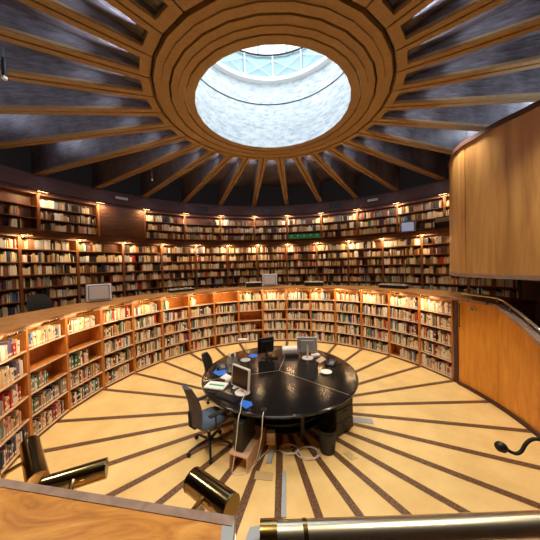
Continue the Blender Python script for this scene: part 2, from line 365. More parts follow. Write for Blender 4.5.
notes = {1: ', its second shelf empty', 2: ', second shelf empty below white books', 5: ', top shelf nearly empty', 7: ', whole top shelf empty', 8: ', middle shelf empty', 14: ', bottom shelf empty at left'}
HW = RW * math.sin(rad(6))
for k in range(16):
    a = edges[k] + 6
    if proto is None: o = proto = case_proto('low_bookcase', HW, .31, 0, 1.98, ROWS_W, 'shelf_wood', .028, 'white_edge')
    else: o = copy_tree(proto)
    place(o, RW, a, 6)
    lab = cw.get(k) or (ORD[k + 1] + ' low wooden bookcase from the left around the well' + notes.get(k, ''))
    tag(o, lab, 'bookcase', 'low bookcases around the well')
    Mx = Matrix.Translation(o.location) @ Matrix.Rotation(-rad(a), 4, 'Z')
    for r, z in enumerate(ROWS_W):
        wts = special.get((k, r), W_light if r == 0 else W_mix)
        for f0, f1 in occ.get((k, r), [(0, random.choice((1, 1, 1, .93, .85)))]):
            x0 = -HW + .032; L = 2 * HW - .064
            fill_row(Mx, x0 + f0 * L, x0 + f1 * L, z, .31 if r else .30, .26, wts, .016, .042, ('w', k, r), .62)
# middle tier on the balcony
RM = 7.4; HA = 5.75; HM = RM * math.sin(rad(HA)); Z_M = [3.55, 3.165, 2.80, 2.43, 2.06, 1.70, 1.38]
proto = None; med = [4.1 + 11.5 * k for k in range(-9, 7)]
for k, e0 in enumerate(med[:-1]):
    a = e0 + HA
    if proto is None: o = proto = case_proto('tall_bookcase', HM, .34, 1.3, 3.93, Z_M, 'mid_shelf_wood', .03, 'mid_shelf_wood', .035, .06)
    else: o = copy_tree(proto)
    place(o, RM, a, HA)
    tag(o, '%s tall balcony bookcase from the left, filled with old books' % ORD[k + 1], 'bookcase', 'tall bookcases on the balcony')
    Mx = Matrix.Translation(o.location) @ Matrix.Rotation(-rad(a), 4, 'Z')
    for r, z in enumerate(Z_M[:6]):
        segs = [(0, 1)]
        if random.random() < .25:
            g = random.uniform(.1, .8); segs = [(0, g), (g + random.uniform(.08, .2), 1)]
        if r == 0 and random.random() < .25: segs = [(0, random.uniform(.75, .9))]
        for f0, f1 in segs:
            x0 = -HM + .04; L = 2 * HM - .08
            fill_row(Mx, x0 + f0 * L, x0 + min(f1, 1) * L, z, .31, .28, W_old, .015, .038, ('m', k, r), .6)
# upper tier on the gallery
RU = 8.88; HU = RU * math.sin(rad(6)); Z_U = [5.14, 4.73, 4.34]
proto = None; uw = [4.3 + 12 * k for k in range(-8, 7)]
BOXES = []
ku = 0
for k, e0 in enumerate(uw[:-1]):
    if abs(e0 + 55.7) < 1: continue          # a plain wooden wall panel stands here instead
    a = e0 + 6; ku += 1
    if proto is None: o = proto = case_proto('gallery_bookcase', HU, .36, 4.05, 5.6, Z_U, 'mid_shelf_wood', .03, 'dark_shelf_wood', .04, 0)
    else: o = copy_tree(proto)
    place(o, RU, a, 6)
    tag(o, '%s gallery bookcase from the left, three shelves under the dark cornice' % ORD[ku], 'bookcase', 'bookcases on the upper gallery')
    Mx = Matrix.Translation(o.location) @ Matrix.Rotation(-rad(a), 4, 'Z')
    for r, z in enumerate(Z_U):
        segs = [(0, 1)]
        i = round((a + 1.7) / 12)           # bay number counted from straight ahead
        if r == 0: segs = {-6: [(.72, .78)], -5: [(0, .86)], -3: [(0, .42), (.52, 1)], -2: [(.72, 1)], -1: [(.0, .9)], 0: [(.3, 1)], 1: [(0, .6), (.75, 1)], 2: [(.05, 1)]}.get(i, [(0, 1)])
        if i == 1 and r == 2: BOXES.append((Mx, z)); continue
        if i == -6 and r: segs = [(0, .2), (.25, .5), (.62, .8)]
        if random.random() < .2 and r: g = random.uniform(.2, .7); segs = [(0, g), (g + .15, 1)]
        for f0, f1 in segs:
            x0 = -HU + .045; L = 2 * HU - .09
            fill_row(Mx, x0 + f0 * L, x0 + min(f1, 1) * L, z, .33, .3, W_old, .017, .042, ('u', k, r), .6)
for Mx, z in BOXES:
    n = 5; L = (2 * HU - .1) / n; proto = None
    for j in range(n):
        if proto is None:
            m = MB(); m.box(-L / 2 + .004, L / 2 - .004, 0, .24, 0, .27, 'green_paint', .006); m.box(-.05, .05, -.002, .002, .15, .2, 'book_label'); m.cyl((0, -.004, .08), (0, .003, .08), .014, 'steel'); ob = proto = m.build('archive_box')
        else: ob = proto.copy(); C.objects.link(ob)
        ob.matrix_world = Mx @ Matrix.Translation((-HU + .05 + L * (j + .5), .04, z)); 
        tag(ob, 'green archive box on the upper gallery shelf, %s from the left in its row' % ORD[j + 1], 'box', 'green archive boxes')
# books: the largest in view are individuals, the rest one mass
def lean_M(b):
    Mx, x, w, h, d, y, z, col, lean = b[:9]
    base = Mx @ Matrix.Translation((x + w / 2, y, z + abs(lean) * w / 2))
    return base @ Matrix.Rotation(lean, 4, 'Y')
def visible(b):
    if b[9] != 'w': return -1
    X = lean_M(b); p = X @ Vector((0, 0, 0)); q = X @ Vector((0, 0, b[3]))
    a = proj(p); c = proj(q)
    if not (4 < a[0] < 540 and 0 < a[1] < 540) or a[2] < .3: return -1
    n = X.to_3x3() @ Vector((1, 0, 0)); e0 = proj(X @ Vector((-b[2] / 2, 0, 0))); e1 = proj(X @ Vector((b[2] / 2, 0, 0)))
    return abs(a[1] - c[1]) * max(.5, math.hypot(e1[0] - e0[0], e1[1] - e0[1]))
sc = sorted(range(len(BOOKS)), key=lambda i: -visible(BOOKS[i]))
ind = set(sc[:300])
case_word = {k: ('low bookcase %s from left' % ORD[k + 1]) for k in range(16)}; case_word[0] = 'leftmost low bookcase'; case_word[15] = 'rightmost low bookcase'
shelf_word = ['top shelf', 'second shelf', 'middle shelf', 'fourth shelf', 'bottom shelf']
rowcount = {}
for b in BOOKS: rowcount[b[9:12]] = rowcount.get(b[9:12], 0) + 1
def book_mesh(m, w, h, d, col, fancy):
    c = 'book_' + col; lc = 'book_label'
    if fancy:
        t = .003
        m.box(-w / 2, w / 2, 0, t * 1.3, 0, h, c); m.box(-w / 2, -w / 2 + t, t * 1.3, d, 0, h, c); m.box(w / 2 - t, w / 2, t * 1.3, d, 0, h, c)
        m.box(-w / 2 + t, w / 2 - t, t * 1.3, d - .004, .003, h - .004, 'book_pages')
        bc = 'book_label' if col in ('red', 'blue', 'navy', 'black', 'brown', 'green', 'teal', 'maroon', 'purple', 'grey') else random.choice(('book_red', 'book_navy', 'book_black', 'book_tan'))
        k = w * .36; z0 = h * random.uniform(.5, .62)
        if random.random() < .8: m.add([(-k, -.0006, z0), (k, -.0006, z0), (k, -.0006, z0 + h * random.uniform(.08, .25)), (-k, -.0006, z0 + h * .2)], [(0, 1, 2, 3)], bc)
        if col != 'white': m.add([(-w * .46, -.0008, .02), (w * .46, -.0008, .02), (w * .46, -.0008, .055), (-w * .46, -.0008, .055)], [(0, 1, 2, 3)], lc)
    else: 
        m.box(-w / 2, w / 2, 0, d, 0, h, c)
m = MB()
for i, b in enumerate(BOOKS):
    if i in ind:
        q = MB(); book_mesh(q, b[2], b[3], b[4], b[7], True); o = q.build('book'); o.matrix_world = lean_M(b)
        k, r, n = b[10:13]; th = 'thick ' if b[2] > .04 else ('slim ' if b[2] < .02 else ''); tl = 'tall ' if b[3] > .27 else ('short ' if b[3] < .215 else '')
        if k == 0: pos = '%s from right' % ORD[rowcount[b[9:12]] - n]
        else: pos = '%s from left' % ORD[n + 1]
        tag(o, '%s%s%s book, %s on %s of %s' % (tl, th, b[7], pos, shelf_word[r], ['leftmost low bookcase', 'second low bookcase', 'third low bookcase', 'fourth low bookcase', 'fifth low bookcase', 'sixth low bookcase', 'seventh low bookcase', 'eighth low bookcase'][k] if k < 8 else case_word[k]), 'book', 'books in the low bookcases')
    else:
        m.X = lean_M(b); book_mesh(m, b[2], b[3], b[4], b[7], False)
        if b[9] == 'w' and b[7] not in ('white', 'cream') and i % 2:
            w = b[2]; m.add([(-w * .46, -.001, .015), (w * .46, -.001, .015), (w * .46, -.001, .04), (-w * .46, -.001, .04)], [(0, 1, 2, 3)], 'book_label')
tag(m.build('shelved_books'), 'hundreds of mixed books filling the remaining shelves of all three tiers', 'books', kind='stuff')
# gallery floor, cornice, plain panel, dark end wall
mb = MB(); mb.sector(7.42, 9.2, 3.95, 4.05, 0, 360, 'dark_shelf_wood', 60); mb.sector(7.36, 7.42, 3.93, 4.09, 0, 360, 'dark_shelf_wood', 60)
struct(mb.build('floor_gallery'), 'dark floor edge of the upper gallery')
mb = MB(); mb.lathe([(8.84, 5.6), (8.84, 5.66), (8.78, 5.7), (8.78, 6.2), (9.34, 6.2), (9.34, 5.6), (8.84, 5.6)], 'cornice_wood', 30, a0=4.3, a1=364.3)
struct(mb.build('trim_3'), 'dark red-brown faceted cornice under the ceiling beams')
mb = MB(); mb.X = Matrix.Translation(pol(RU * math.cos(rad(6)), -49.7)) @ Matrix.Rotation(rad(49.7), 4, 'Z'); mb.box(-HU, HU, 0, .06, 4.05, 5.6, 'panel_wall_wood')
for j in range(9): mb.box(-HU + .05, HU - .05, -.012, 0, 4.2 + j * .15, 4.33 + j * .15, 'panel_wall_wood')
mb.box(-HU, -HU + .05, -.03, .02, 4.05, 5.6, 'shelf_wood'); mb.box(HU - .05, HU, -.03, .02, 4.05, 5.6, 'mid_shelf_wood')
struct(mb.build('wall_gallery'), 'plain brown wooden wall panel between gallery bookcases')
mb = MB(); mb.sector(7.2, 7.6, 1.3, 3.95, 73.2, 150, 'wall_wood', 14)
struct(mb.build('wall_balcony'), 'dark red-brown wall at the right end of the balcony')
mb = MB(); mb.sector(7.4, 7.6, 1.3, 3.95, 150, 260, 'wall_wood', 20); struct(mb.build('wall_back'), 'dark wooden wall behind the viewer')
# cornice vents and small signs
vent_p = None
for a, kind in ((-26, 'v'), (-3.0, 'v'), (21.5, 'v'), (-50, 's'), (33.5, 's')):
    if kind == 'v':
        m = MB(); m.box(-.3, .3, -.01, .0, -.13, .13, 'groove_and_shade'); 
        for j in range(6): m.box(-.28, .28, -.018, -.01, -.115 + j * .042, -.095 + j * .042, 'dark_metal')
        o = m.build('air_vent'); nm = {-26: 'left', -3.0: 'middle', 21.5: 'right'}[a]; tag(o, 'dark slatted air vent in the cornice, %s of the three' % nm, 'vent', 'cornice air vents'); z = 5.94
    else:
        m = MB(); m.box(-.24, .24, -.02, 0, -.05, .05, 'pale_plastic', .01); m.box(-.2, .2, -.024, -.02, -.02, .02, 'grey_plastic'); o = m.build('cornice_sign'); tag(o, 'small pale sign on the cornice at %s' % ('left above the plain wood panel' if a < 0 else 'right'), 'sign', 'pale cornice fixtures'); z = 5.98
    o.location = pol(8.78 * math.cos(rad(6)) - .002 if kind == 'v' else 8.755, a, z); o.rotation_euler = (0, 0, -rad(round((a + 1.7) / 12) * 12 - 1.7))
    o.location = Vector(o.location)
    t = round((a + 1.7) / 12) * 12 - 1.7
    rr = 8.78 * math.cos(rad(6)) / math.cos(rad(a - t)) - .003; o.location = pol(rr, a, z)
# ------------------------------------------------------------------ ceiling
ZC0, ZC1 = 5.99, 6.22
def zc(r): return ZC0 + (ZC1 - ZC0) * (r - 2.2) / 6.6
REC = .11
ce = empty('ceiling'); struct(ce, 'dark ceiling of recessed radial boards')
TH = 4.3
for k in range(30):
    a = TH + 12 * k + 6
    m = MB(); c0, c1 = 2.34, 8.95
    def xw(r, inset): return r * math.tan(rad(6)) - inset
    pts = [(-xw(c0, .105), c0), (xw(c0, .105), c0), (xw(c1, .105), c1), (-xw(c1, .105), c1)]
    up = [(x, y, zc(y) + REC + .15 * (y - c0)) for x, y in pts]; lo = [(x, y, zc(y) + .03) for x, y in pts]
    m.add([Vector(p) for p in up], [(0, 1, 2, 3)], 'ceiling_board')
    for i in range(4):
        j = (i + 1) % 4; m.add([lo[i], lo[j], up[j], up[i]], [(0, 1, 2, 3)], 'groove_and_shade' if i == 2 else 'ceiling_board')  # outer end face near black: shade painted in for the dark far end
    o = m.build('ceiling_board', ce); o.rotation_euler = (0, 0, -rad(a))
mb = MB(); mb.lathe([(2.2, 6.3), (9.4, 7.5), (9.4, 7.7), (2.2, 6.6), (2.2, 6.3)], 'groove_and_shade', 60); mb.build('ceiling_back', ce)
proto = None
for k in range(30):
    a = TH + 12 * k + 6
    if proto is None:
        m = MB()
        r0, r1 = 2.2, 8.9; g = .014; sw = .09; e = .145
        tn = math.tan(rad(6))
        def quad(pl, z0o=0, z1o=.06):
            m.hexa([(x, y, zc(y) + z0o) for x, y in pl], [(x, y, zc(y) + z1o) for x, y in pl], 'beam_wood')
        quad([(-(r0 * tn - g), r0), (r0 * tn - g, r0), ((r0 + e) * tn - g, r0 + e), (-((r0 + e) * tn - g), r0 + e)])
        for s in (-1, 1):
            pl = [(s * ((r0 + e) * tn - g), r0 + e), (s * (r1 * tn - g), r1), (s * (r1 * tn - g - sw), r1), (s * ((r0 + e) * tn - g - sw), r0 + e)]
            quad(pl if s < 0 else pl[::-1])
            pl = [(s * ((r0 + e) * tn - g - sw + .012), r0 + e), (s * (r1 * tn - g - sw + .012), r1), (s * (r1 * tn - g - sw - .008), r1), (s * ((r0 + e) * tn - g - sw - .008), r0 + e)]
            quad(pl if s < 0 else pl[::-1], .012, .05)
        proto = o = m.build('trim_10')
    else: o = proto.copy(); C.objects.link(o); o.name = 'trim_%d' % (10 + k)
    o.rotation_euler = (0, 0, -rad(a)); struct(o, 'ochre wooden frame of one radial ceiling bay')
mb = MB()
ring = [(1.49, 6.12), (1.51, 5.93), (1.635, 5.93), (1.64, 6.02), (1.665, 6.02), (1.67, 5.945), (1.77, 5.945), (1.772, 5.965), (1.885, 5.965), (1.89, 6.05), (1.915, 6.05), (1.92, 5.965), (2.035, 5.965), (2.037, 5.985), (2.15, 5.985), (2.152, 6.08), (2.24, 6.08)]
ring[0] = (1.56, 6.0); ring[1] = (1.487, 5.962); ring[2] = (1.635, 5.95)
mb.lathe(ring, 'beam_wood', 30, a0=TH, a1=364.3)
for r in (1.652, 1.902, 2.178): mb.lathe([(r - .013, 6.015 if r < 1.7 else 6.045), (r + .013, 6.015 if r < 1.7 else 6.045)], 'groove_and_shade', 30, a0=TH, a1=364.3)  # dark bands painted in the grooves as the shadow of the steps
struct(mb.build('trim_4'), 'stepped ochre ring around the round skylight')
# skylight shaft
RS = 1.87
mb = MB(); mb.lathe([(1.56, 6.0), (RS, 6.01), (RS, 7.9)], 'shaft_stone', 64); struct(mb.build('wall_skylight', smooth=False), 'white weathered masonry shaft of the skylight')
mb = MB(); mb.tube([pol(RS - .005, a, 7.31) for a in range(0, 361, 5)], .012, 'dark_metal', 6, False); struct(mb.build('trim_5'), 'thin dark joint ring in the shaft')
mb = MB(); mb.lathe([(RS, 7.86), (RS - .12, 7.88), (RS - .12, 7.98), (RS + .02, 8.0)], 'ring_white', 64); struct(mb.build('trim_6', smooth=True), 'white ring under the skylight glazing')
sk = empty('window_1'); struct(sk, 'glazed drum and round roof light above the shaft')
m = MB(); m.lathe([(RS + .02, 7.99), (RS + .02, 8.62)], 'teal_glass', 30); m.build('pane', sk)
for k in range(15):
    m = MB(); a = 1 + k * 24; m.cyl(pol(RS - .02, a, 7.98), pol(RS - .02, a, 8.62), .022, 'frame_white', 8); m.build('mullion', sk)
m = MB()
for k in range(15):
    a = 1 + k * 24
    m.cyl(pol(RS, a, 8.05), pol(RS - .0, a + 24, 8.5), .008, 'frame_white', 6); m.cyl(pol(RS, a + 24, 8.05), pol(RS, a, 8.5), .008, 'frame_white', 6)
m.build('bracing', sk)
m = MB(); m.tube([pol(RS - .03, a, 8.62) for a in range(0, 361, 6)], .022, 'dark_metal', 8, False); m.build('glazing_ring', sk)
m = MB(); m.lathe([(RS + .02, 8.64), (RS + .02, 9.5)], 'ring_white', 40)
for k in range(15):
    a = 13 + k * 24; m.box(0, 0, 0, 0, 0, 0, 'blue_cover') if 0 else m.cyl(pol(RS - .0, a, 8.66), pol(RS - .0, a, 9.5), .03, 'blue_cover', 6)
m.build('roof_light_frame', sk)
# small ceiling spotlight and hanging wires
def spot_fix(p, label):
    t = empty('ceiling_spotlight', p, 0, label, 'spotlight')
    m = MB(); m.cyl((0, 0, -.14), (0, 0, -.42), .032, 'black_plastic'); m.build('body', t, True)
    m = MB(); m.cyl((0, 0, 0), (0, 0, -.14), .012, 'steel'); m.build('stem', t, True)
    m = MB(); m.cyl((0, 0, -.42), (0, 0, -.46), .035, 'pale_plastic'); m.build('bezel', t, True)
spot_fix(at_z(3, 49, 6.33), 'black cylindrical spotlight hanging from the ceiling at the left edge')
for px, py, l, w_ in ((151.5, 164, .5, 'left of the skylight ring, over the tall shelves'), (466, 133, .45, 'beside the curved wooden balcony box')):
    p = at_z(px, py, 6.24 if px < 300 else 6.3)
    m = MB(); m.cyl((0, 0, .1), (0, 0, -l), .006, 'steel', 6); m.blob((0, 0, -l), .02, .02, .04, 'pale_plastic'); o = m.build('hanging_cord', None, True); o.location = p; tag(o, 'thin cord hanging from the dark ceiling ' + w_, 'cord', 'cords hanging from the ceiling')
# ------------------------------------------------------------------ picture lamps
def light(name, kind, parent, energy, col, **k):
    d = bpy.data.lights.new(name, kind); d.energy = energy; d.color = col
    for a, v in k.items(): setattr(d, a, v)
    o = bpy.data.objects.new(name, d); C.objects.link(o)
    if parent: o.parent = parent
    return o
def lamp_proto(L=.42, r=.03, arm=.14, mat='brass', energy=5, lz=-.03, name='picture_lamp', col=(1, .72, .42), hood=(30, 235), tilt=28, bulb='bulb_warm'):
    """origin at the wall end of the arm; arm points to -y; tube along x; light goes down and back to the shelves"""
    t = empty(name)
    m = MB(); n = 11; y = -arm; vs = []
    for s in (-L / 2, L / 2):
        for rr in (r, r - .003):
            for k in range(n):
                q = rad(hood[0] + (hood[1] - hood[0]) * k / (n - 1)); vs.append((s, y + rr * math.cos(q), rr * math.sin(q)))
    f = []
    for k in range(n - 1): f += [(k, k + 1, 2 * n + k + 1, 2 * n + k), (n + k, n + k + 1, 3 * n + k + 1, 3 * n + k)]
    f += [(0, n, 3 * n, 2 * n), (n - 1, 2 * n - 1, 4 * n - 1, 3 * n - 1)]
    m.add(vs, f, mat); m.build('hood', t, True)
    for s in (-1, 1):
        m = MB(); x = s * L / 2; m.cyl((x - .003, y, 0), (x + .003, y, 0), r * 1.02, mat, 14); m.build('end_cap', t)
    m = MB(); m.tube([(0, 0, -.02), (0, -.02, 0), (0, y + r * .8, r * .3)], .009, 'brass', 8); m.box(-.02, .02, -.004, .004, -.05, .01, 'brass'); m.build('arm', t, True)
    m = MB(); m.cyl((-L / 2 + .01, y, -.004), (L / 2 - .01, y, -.004), r * .42, bulb, 8); m.build('bulb', t, True)
    lo = light('lamp_light', 'AREA', t, energy, col, shape='RECTANGLE', size=max(L * .9, .4), size_y=.05)
    lo.location = (0, y, lz); lo.rotation_euler = (rad(tilt), 0, 0)
    return t
def put(o, p, a): o.location = p; o.rotation_euler = (0, 0, -rad(a)); return o
E_W, E_M, E_U = 4.6, 15, 13
LAMP_COL = (1, .68, .36)
pw = lamp_proto(.4, .026, .13, 'brass', E_W, -.03, 'picture_lamp', LAMP_COL)
for k, e0 in enumerate(edges[:-1]):
    o = pw if k == 0 else copy_tree(pw)
    put(o, pol(4.222, e0 + 3.2, 1.99), e0 + 3.2)
    tag(o, 'brass picture lamp jutting from the ledge above the %s low bookcase from the left' % ORD[k + 1], 'lamp', 'brass lamps over the low bookcases')
pm = lamp_proto(.3, .028, .16, 'brass_dark', E_M, -.03, 'picture_lamp', LAMP_COL, (30, 215), 14, 'bulb_bright')
for k, e0 in enumerate(med[:-1]):
    o = pm if k == 0 else copy_tree(pm)
    put(o, pol(7.355, e0 + .4, 3.93), e0 + .4)
    tag(o, 'small lamp above the divider at the left of the %s tall balcony bookcase' % ORD[k + 1], 'lamp', 'lamps over the tall bookcases')
pu = lamp_proto(.3, .028, .2, 'brass_dark', E_U, -.03, 'picture_lamp', LAMP_COL, (30, 215), 14, 'bulb_bright')
for k, e0 in enumerate(uw[:-1]):
    o = pu if k == 0 else copy_tree(pu)
    put(o, pol(8.84, e0 + .2, 5.63), e0 + .2)
    tag(o, 'small lamp under the dark cornice, %s from the left along the gallery' % ORD[k + 1], 'lamp', 'lamps over the gallery bookcases')
# near lamps seen from above
def near_lamp(pa, pb, z, r, label, face):
    A = at_z(*pa, z); B = at_z(*pb, z); L = (B - A).length; mid = (A + B) / 2
    t = lamp_proto(L, r, .1, 'brass_dark', 2.5, -.04, 'picture_lamp', LAMP_COL, (-55, 235))
    d = (B - A); ang = math.atan2(d.y, d.x)
    if face < 0: ang += PI
    t.rotation_euler = (0, 0, ang); R = Matrix.Rotation(ang, 3, 'Z'); t.location = mid - R @ Vector((0, -.1, 0)); tag(t, label, 'lamp', 'big brass lamps by the near ledge')
near_lamp((193, 480), (231, 508), 2.13, .04, 'large brass tube lamp right of the near wooden ledge corner, lowest in view', -1)
near_lamp((42, 488), (106, 468), 2.1, .036, 'long brass tube lamp lying level above the near wooden ledge at left', -1)
near_lamp((30, 444), (38, 481), 2.08, .036, 'short brass tube lamp pointing away at the far left end of the ledge', -1)
# ------------------------------------------------------------------ near ledge, rail, microphone
zl = 2.15
P1 = at_z(-60, 469, zl); P2 = at_z(0, 478.5, zl); P3 = at_z(235, 517, zl); P4 = at_z(231, 560, zl); P5 = P4 + Vector((0, -.55, 0)); P6 = P1 + Vector((-.2, -.8, 0))
nl = empty('wooden_ledge', (-.6, -4.3, 2.0), 0, 'broad wooden ledge top with grey edging at the bottom left', 'ledge'); off = Vector(nl.location)
def inset(P, Q, d): n = (Q - P).normalized(); return Vector((-n.y, n.x, 0)) * -d
n1 = inset(P2, P3, .028)
m = MB(); pl = [P1 + n1, P3 + n1 + (P2 - P3).normalized() * .03, P4 + (P2 - P3).normalized() * .03, P5, P6]; m.prism([(p - off)[:2] for p in pl][::-1], .0, .15, 'ledge_wood'); m.build('top_board', nl)
m = MB(); pl = [P1, P3, P3 + n1, P1 + n1]; m.prism([(p - off)[:2] for p in pl][::-1], -.02, .153, 'edge_grey_wood'); pl = [P3, P4, P4 + (P2 - P3).normalized() * .03, P3 + n1 + (P2 - P3).normalized() * .03]; m.prism([(p - off)[:2] for p in pl][::-1], -.02, .151, 'blue_cover'); m.build('edge_moulding', nl)
zr = 2.28
A = at_z(262, 537, zr); B = at_z(560, 526, zr); D = (B - A).normalized(); nr = empty('brass_rail', A, 0, 'thick polished brass rail crossing the bottom right foreground', 'rail')
m = MB(); m.cyl(Vector((0, 0, 0)), D * .95, .0275, 'chrome_rail', 24); m.build('rail', nr, True)
m = MB(); m.cyl(D * -.004, D * .035, .0305, 'brass', 24); m.build('end_collar', nr, True)
m = MB(); m.cyl(D * .095, D * .105, .029, 'brass', 24); m.build('joint_ring', nr, True)
for q in (.3, .85):
    m = MB(); m.cyl(D * q, D * q + Vector((0, -.0, -.24)), .012, 'brass'); m.build('rail_post', nr, True)
zk = 2.12
Q = [at_z(262, 549, zk), at_z(620, 536, zk)]; lo = empty('parapet_ledge', Q[0], 0, 'pale pinkish ledge under the brass rail in the bottom right corner', 'ledge')
m = MB(); d = Q[1] - Q[0]; m.prism([(0, 0), (d.x, d.y), (d.x, d.y - .4), (0, -.4)][::-1], -.12, 0, 'stand_wood'); m.build('ledge_board', lo)
m = MB(); pa = at_z(243, 545, zr - .03) - Q[0]; pb = at_z(250, 527, zr - .03) - Q[0]; pc = at_z(263, 525, zr - .03) - Q[0]; pd = at_z(263, 548, zr - .03) - Q[0]
m.prism([pa[:2], pd[:2], pc[:2], pb[:2]], -.1, zr - .03 - zk, 'blue_cover'); tag(m.build('end_plate', lo), 'grey metal end plate')
# gooseneck microphone
dm = .72
g = [at_d(506, 449, dm), at_d(512, 452.5, dm), at_d(517, 453.5, dm), at_d(521.5, 451, dm), at_d(525, 445, dm), at_d(529, 441, dm), at_d(534, 439, dm), at_d(541, 439.5, dm), at_d(560, 441, dm), at_d(585, 455, dm), at_d(600, 490, dm)]
base = at_d(602, 520, dm); base.z = 2.12
gm = empty('gooseneck_microphone', base, 0, 'black gooseneck microphone reaching in from the right edge', 'microphone')
m = MB(); m.tube([p - base for p in spline(g + [base + Vector((0, 0, .04))], 5)], .0048, 'black_rubber', 8); m.build('neck', gm, True)
h0 = at_d(506, 449, dm) - base; h1 = at_d(497.5, 445.5, dm) - base
m = MB(); dv = (h1 - h0); m.tube([h0 - dv * .1, h0, h0 + dv * .3, h0 + dv * .75, h0 + dv * 1.02, h0 + dv * 1.12], .01, 'black_plastic', 14, rs=[.005, .008, .0135, .0145, .010, .002]); m.build('head', gm, True)
m = MB(); m.lathe([(0, 0), (.05, 0), (.05, .02), (.02, .04), (0, .045)], 'black_plastic', 20); m.build('base', gm, True)
# curved wooden balcony box at the right
bx = empty('curved_balcony', at_d(520, 270, 4.6), 0, 'large curved honey-coloured wooden balcony box at the upper right', 'balcony'); off = Vector(bx.location)
K = 600.0
ol = [(478, 8.2), (462, 7.3), (453.5, 6.75), (450, K / 94), (451.5, K / 99.5), (455, K / 105.5), (460, K / 110.5), (466, K / 115), (478, K / 121.5), (490, K / 128), (505, K / 135.5), (522, K / 143), (540, K / 151.5), (570, K / 165), (620, K / 188), (700, K / 225)]
pth = [at_d(x, 270, d) for x, d in ol]; pth = [Vector((p.x, p.y, 0)) for p in pth]
sm = spline(pth, 4)
zb, zt = 2.56, 5.40
def ribbon(mb, pts, d0, d1, z0, z1, mat):
    n = len(pts); nor = []
    for i in range(n):
        t = (pts[min(i + 1, n - 1)] - pts[max(i - 1, 0)]).normalized(); nor.append(Vector((-t.y, t.x, 0)))   # points to the inside (+x side)
    inn = [p + q * d1 for p, q in zip(pts, nor)]; out = [p + q * d0 for p, q in zip(pts, nor)]
    vs = []
    for p, q in zip(out, inn):
        vs += [(p.x, p.y, z0), (q.x, q.y, z0), (q.x, q.y, z1), (p.x, p.y, z1)]
    fs = []
    for i in range(n - 1):
        for k in range(4): fs.append([i * 4 + k, i * 4 + (k + 1) % 4, i * 4 + 4 + (k + 1) % 4, i * 4 + 4 + k])
    fs += [(0, 1, 2, 3), tuple((n - 1) * 4 + k for k in (3, 2, 1, 0))]
    mb.add(vs, fs, mat)
loc = [p - Vector((off.x, off.y, 0)) for p in sm]
isp = min(range(len(loc)), key=lambda i: abs(proj(sm[i] + Vector((0, 0, 3)))[0] - 466.5) + (10 if proj(sm[i] + Vector((0, 0, 3)))[2] > 6.2 else 0))
for a_, b_ in ((0, isp + 1), (isp, len(loc))):
    m = MB(); m.X = Matrix.Translation((0, 0, -off.z)); seg = loc[a_:b_]
    if a_: seg = [seg[0] + (seg[1] - seg[0]) * .12] + seg[1:]
    if a_ == 0: seg = seg[:-1] + [seg[-1] + (seg[-2] - seg[-1]).normalized() * .015]
    ribbon(m, seg, 0, .1, zb + .06, zt - .06, 'box_wood'); m.build('curved_panel', bx, True)
m = MB(); m.X = Matrix.Translation((0, 0, -off.z)); ribbon(m, loc, -.025, .14, zt - .06, zt + .03, 'cornice_wood'); tag(m.build('top_rail', bx), 'dark brown top rail')
m = MB(); m.X = Matrix.Translation((0, 0, -off.z)); ribbon(m, loc, -.02, .14, zb - .02, zb + .06, 'edge_grey_wood'); tag(m.build('bottom_rail', bx), 'grey brown bottom rail')
m = MB(); poly = [(p.x, p.y) for p in loc] + [(loc[-1].x + 1.9, loc[-1].y + .3), (loc[-1].x + 2.2, loc[0].y - 2.5), (loc[0].x + 1.0, loc[0].y)]
m.prism(poly if True else poly, zb - .01 - off.z + .0, zb + .05 - off.z, 'cornice_wood'); m.build('underside', bx)
# ------------------------------------------------------------------ the round table
TR = 1.513
tb = empty('round_table', (0, 0, 0), 0, 'large round black glossy staff table in the middle of the well', 'table')
jc = Vector((0, -.02))
seams = [math.degrees(math.atan2(.21, 1.11)), math.degrees(math.atan2(1.17, -.99)), math.degrees(math.atan2(-1.45, -.42)) + 360]
for i in range(3):
    a0 = seams[i] + .2; a1 = (seams[(i + 1) % 3] + (360 if i == 2 else 0)) - .2; m = MB()
    n = 40; rim = [pol(TR, a0 + (a1 - a0) * k / n) for k in range(n + 1)]
    c = pol(.012, (a0 + a1) / 2)
    m.prism([(c.x, c.y)] + [(p.x, p.y) for p in rim][::1], .715, .75, 'black_gloss')
    m.build('tabletop_section', tb)
m = MB()
for s in seams:
    d = pol(1, s); t = Vector((d.y, -d.x, 0)) * .006; m.add([(-t) + Vector((0, 0, .7505)), d * (TR - .01) - t + Vector((0, 0, .7505)), d * (TR - .01) + t + Vector((0, 0, .7505)), t + Vector((0, 0, .7505))], [(0, 1, 2, 3)], 'seam')
m.build('seam_inlay', tb)
m = MB(); m.lathe([(TR, .712), (TR + .012, .72), (TR + .012, .745), (TR, .752), (TR - .03, .7525)], 'black_gloss', 96); m.build('edge_band', tb, True)
m = MB()
for z in (.12, .26, .4, .54): m.sector(.86, 1.0, z, z + .025, 115, 290, 'dark_metal', 24)
m.sector(.84, .87, .05, .7, 110, 295, 'black_plastic', 24); m.build('modesty_shelves', tb)
for a in (112, 160, 215, 262, 20, 320):
    m = MB(); p = pol(1.05, a); m.box(p.x - .03, p.x + .03, p.y - .03, p.y + .03, 0, .715, 'dark_metal'); m.build('leg', tb)
m = MB(); m.lathe([(.3, 0), (.3, .715)], 'black_plastic', 24); m.build('pedestal', tb, True)
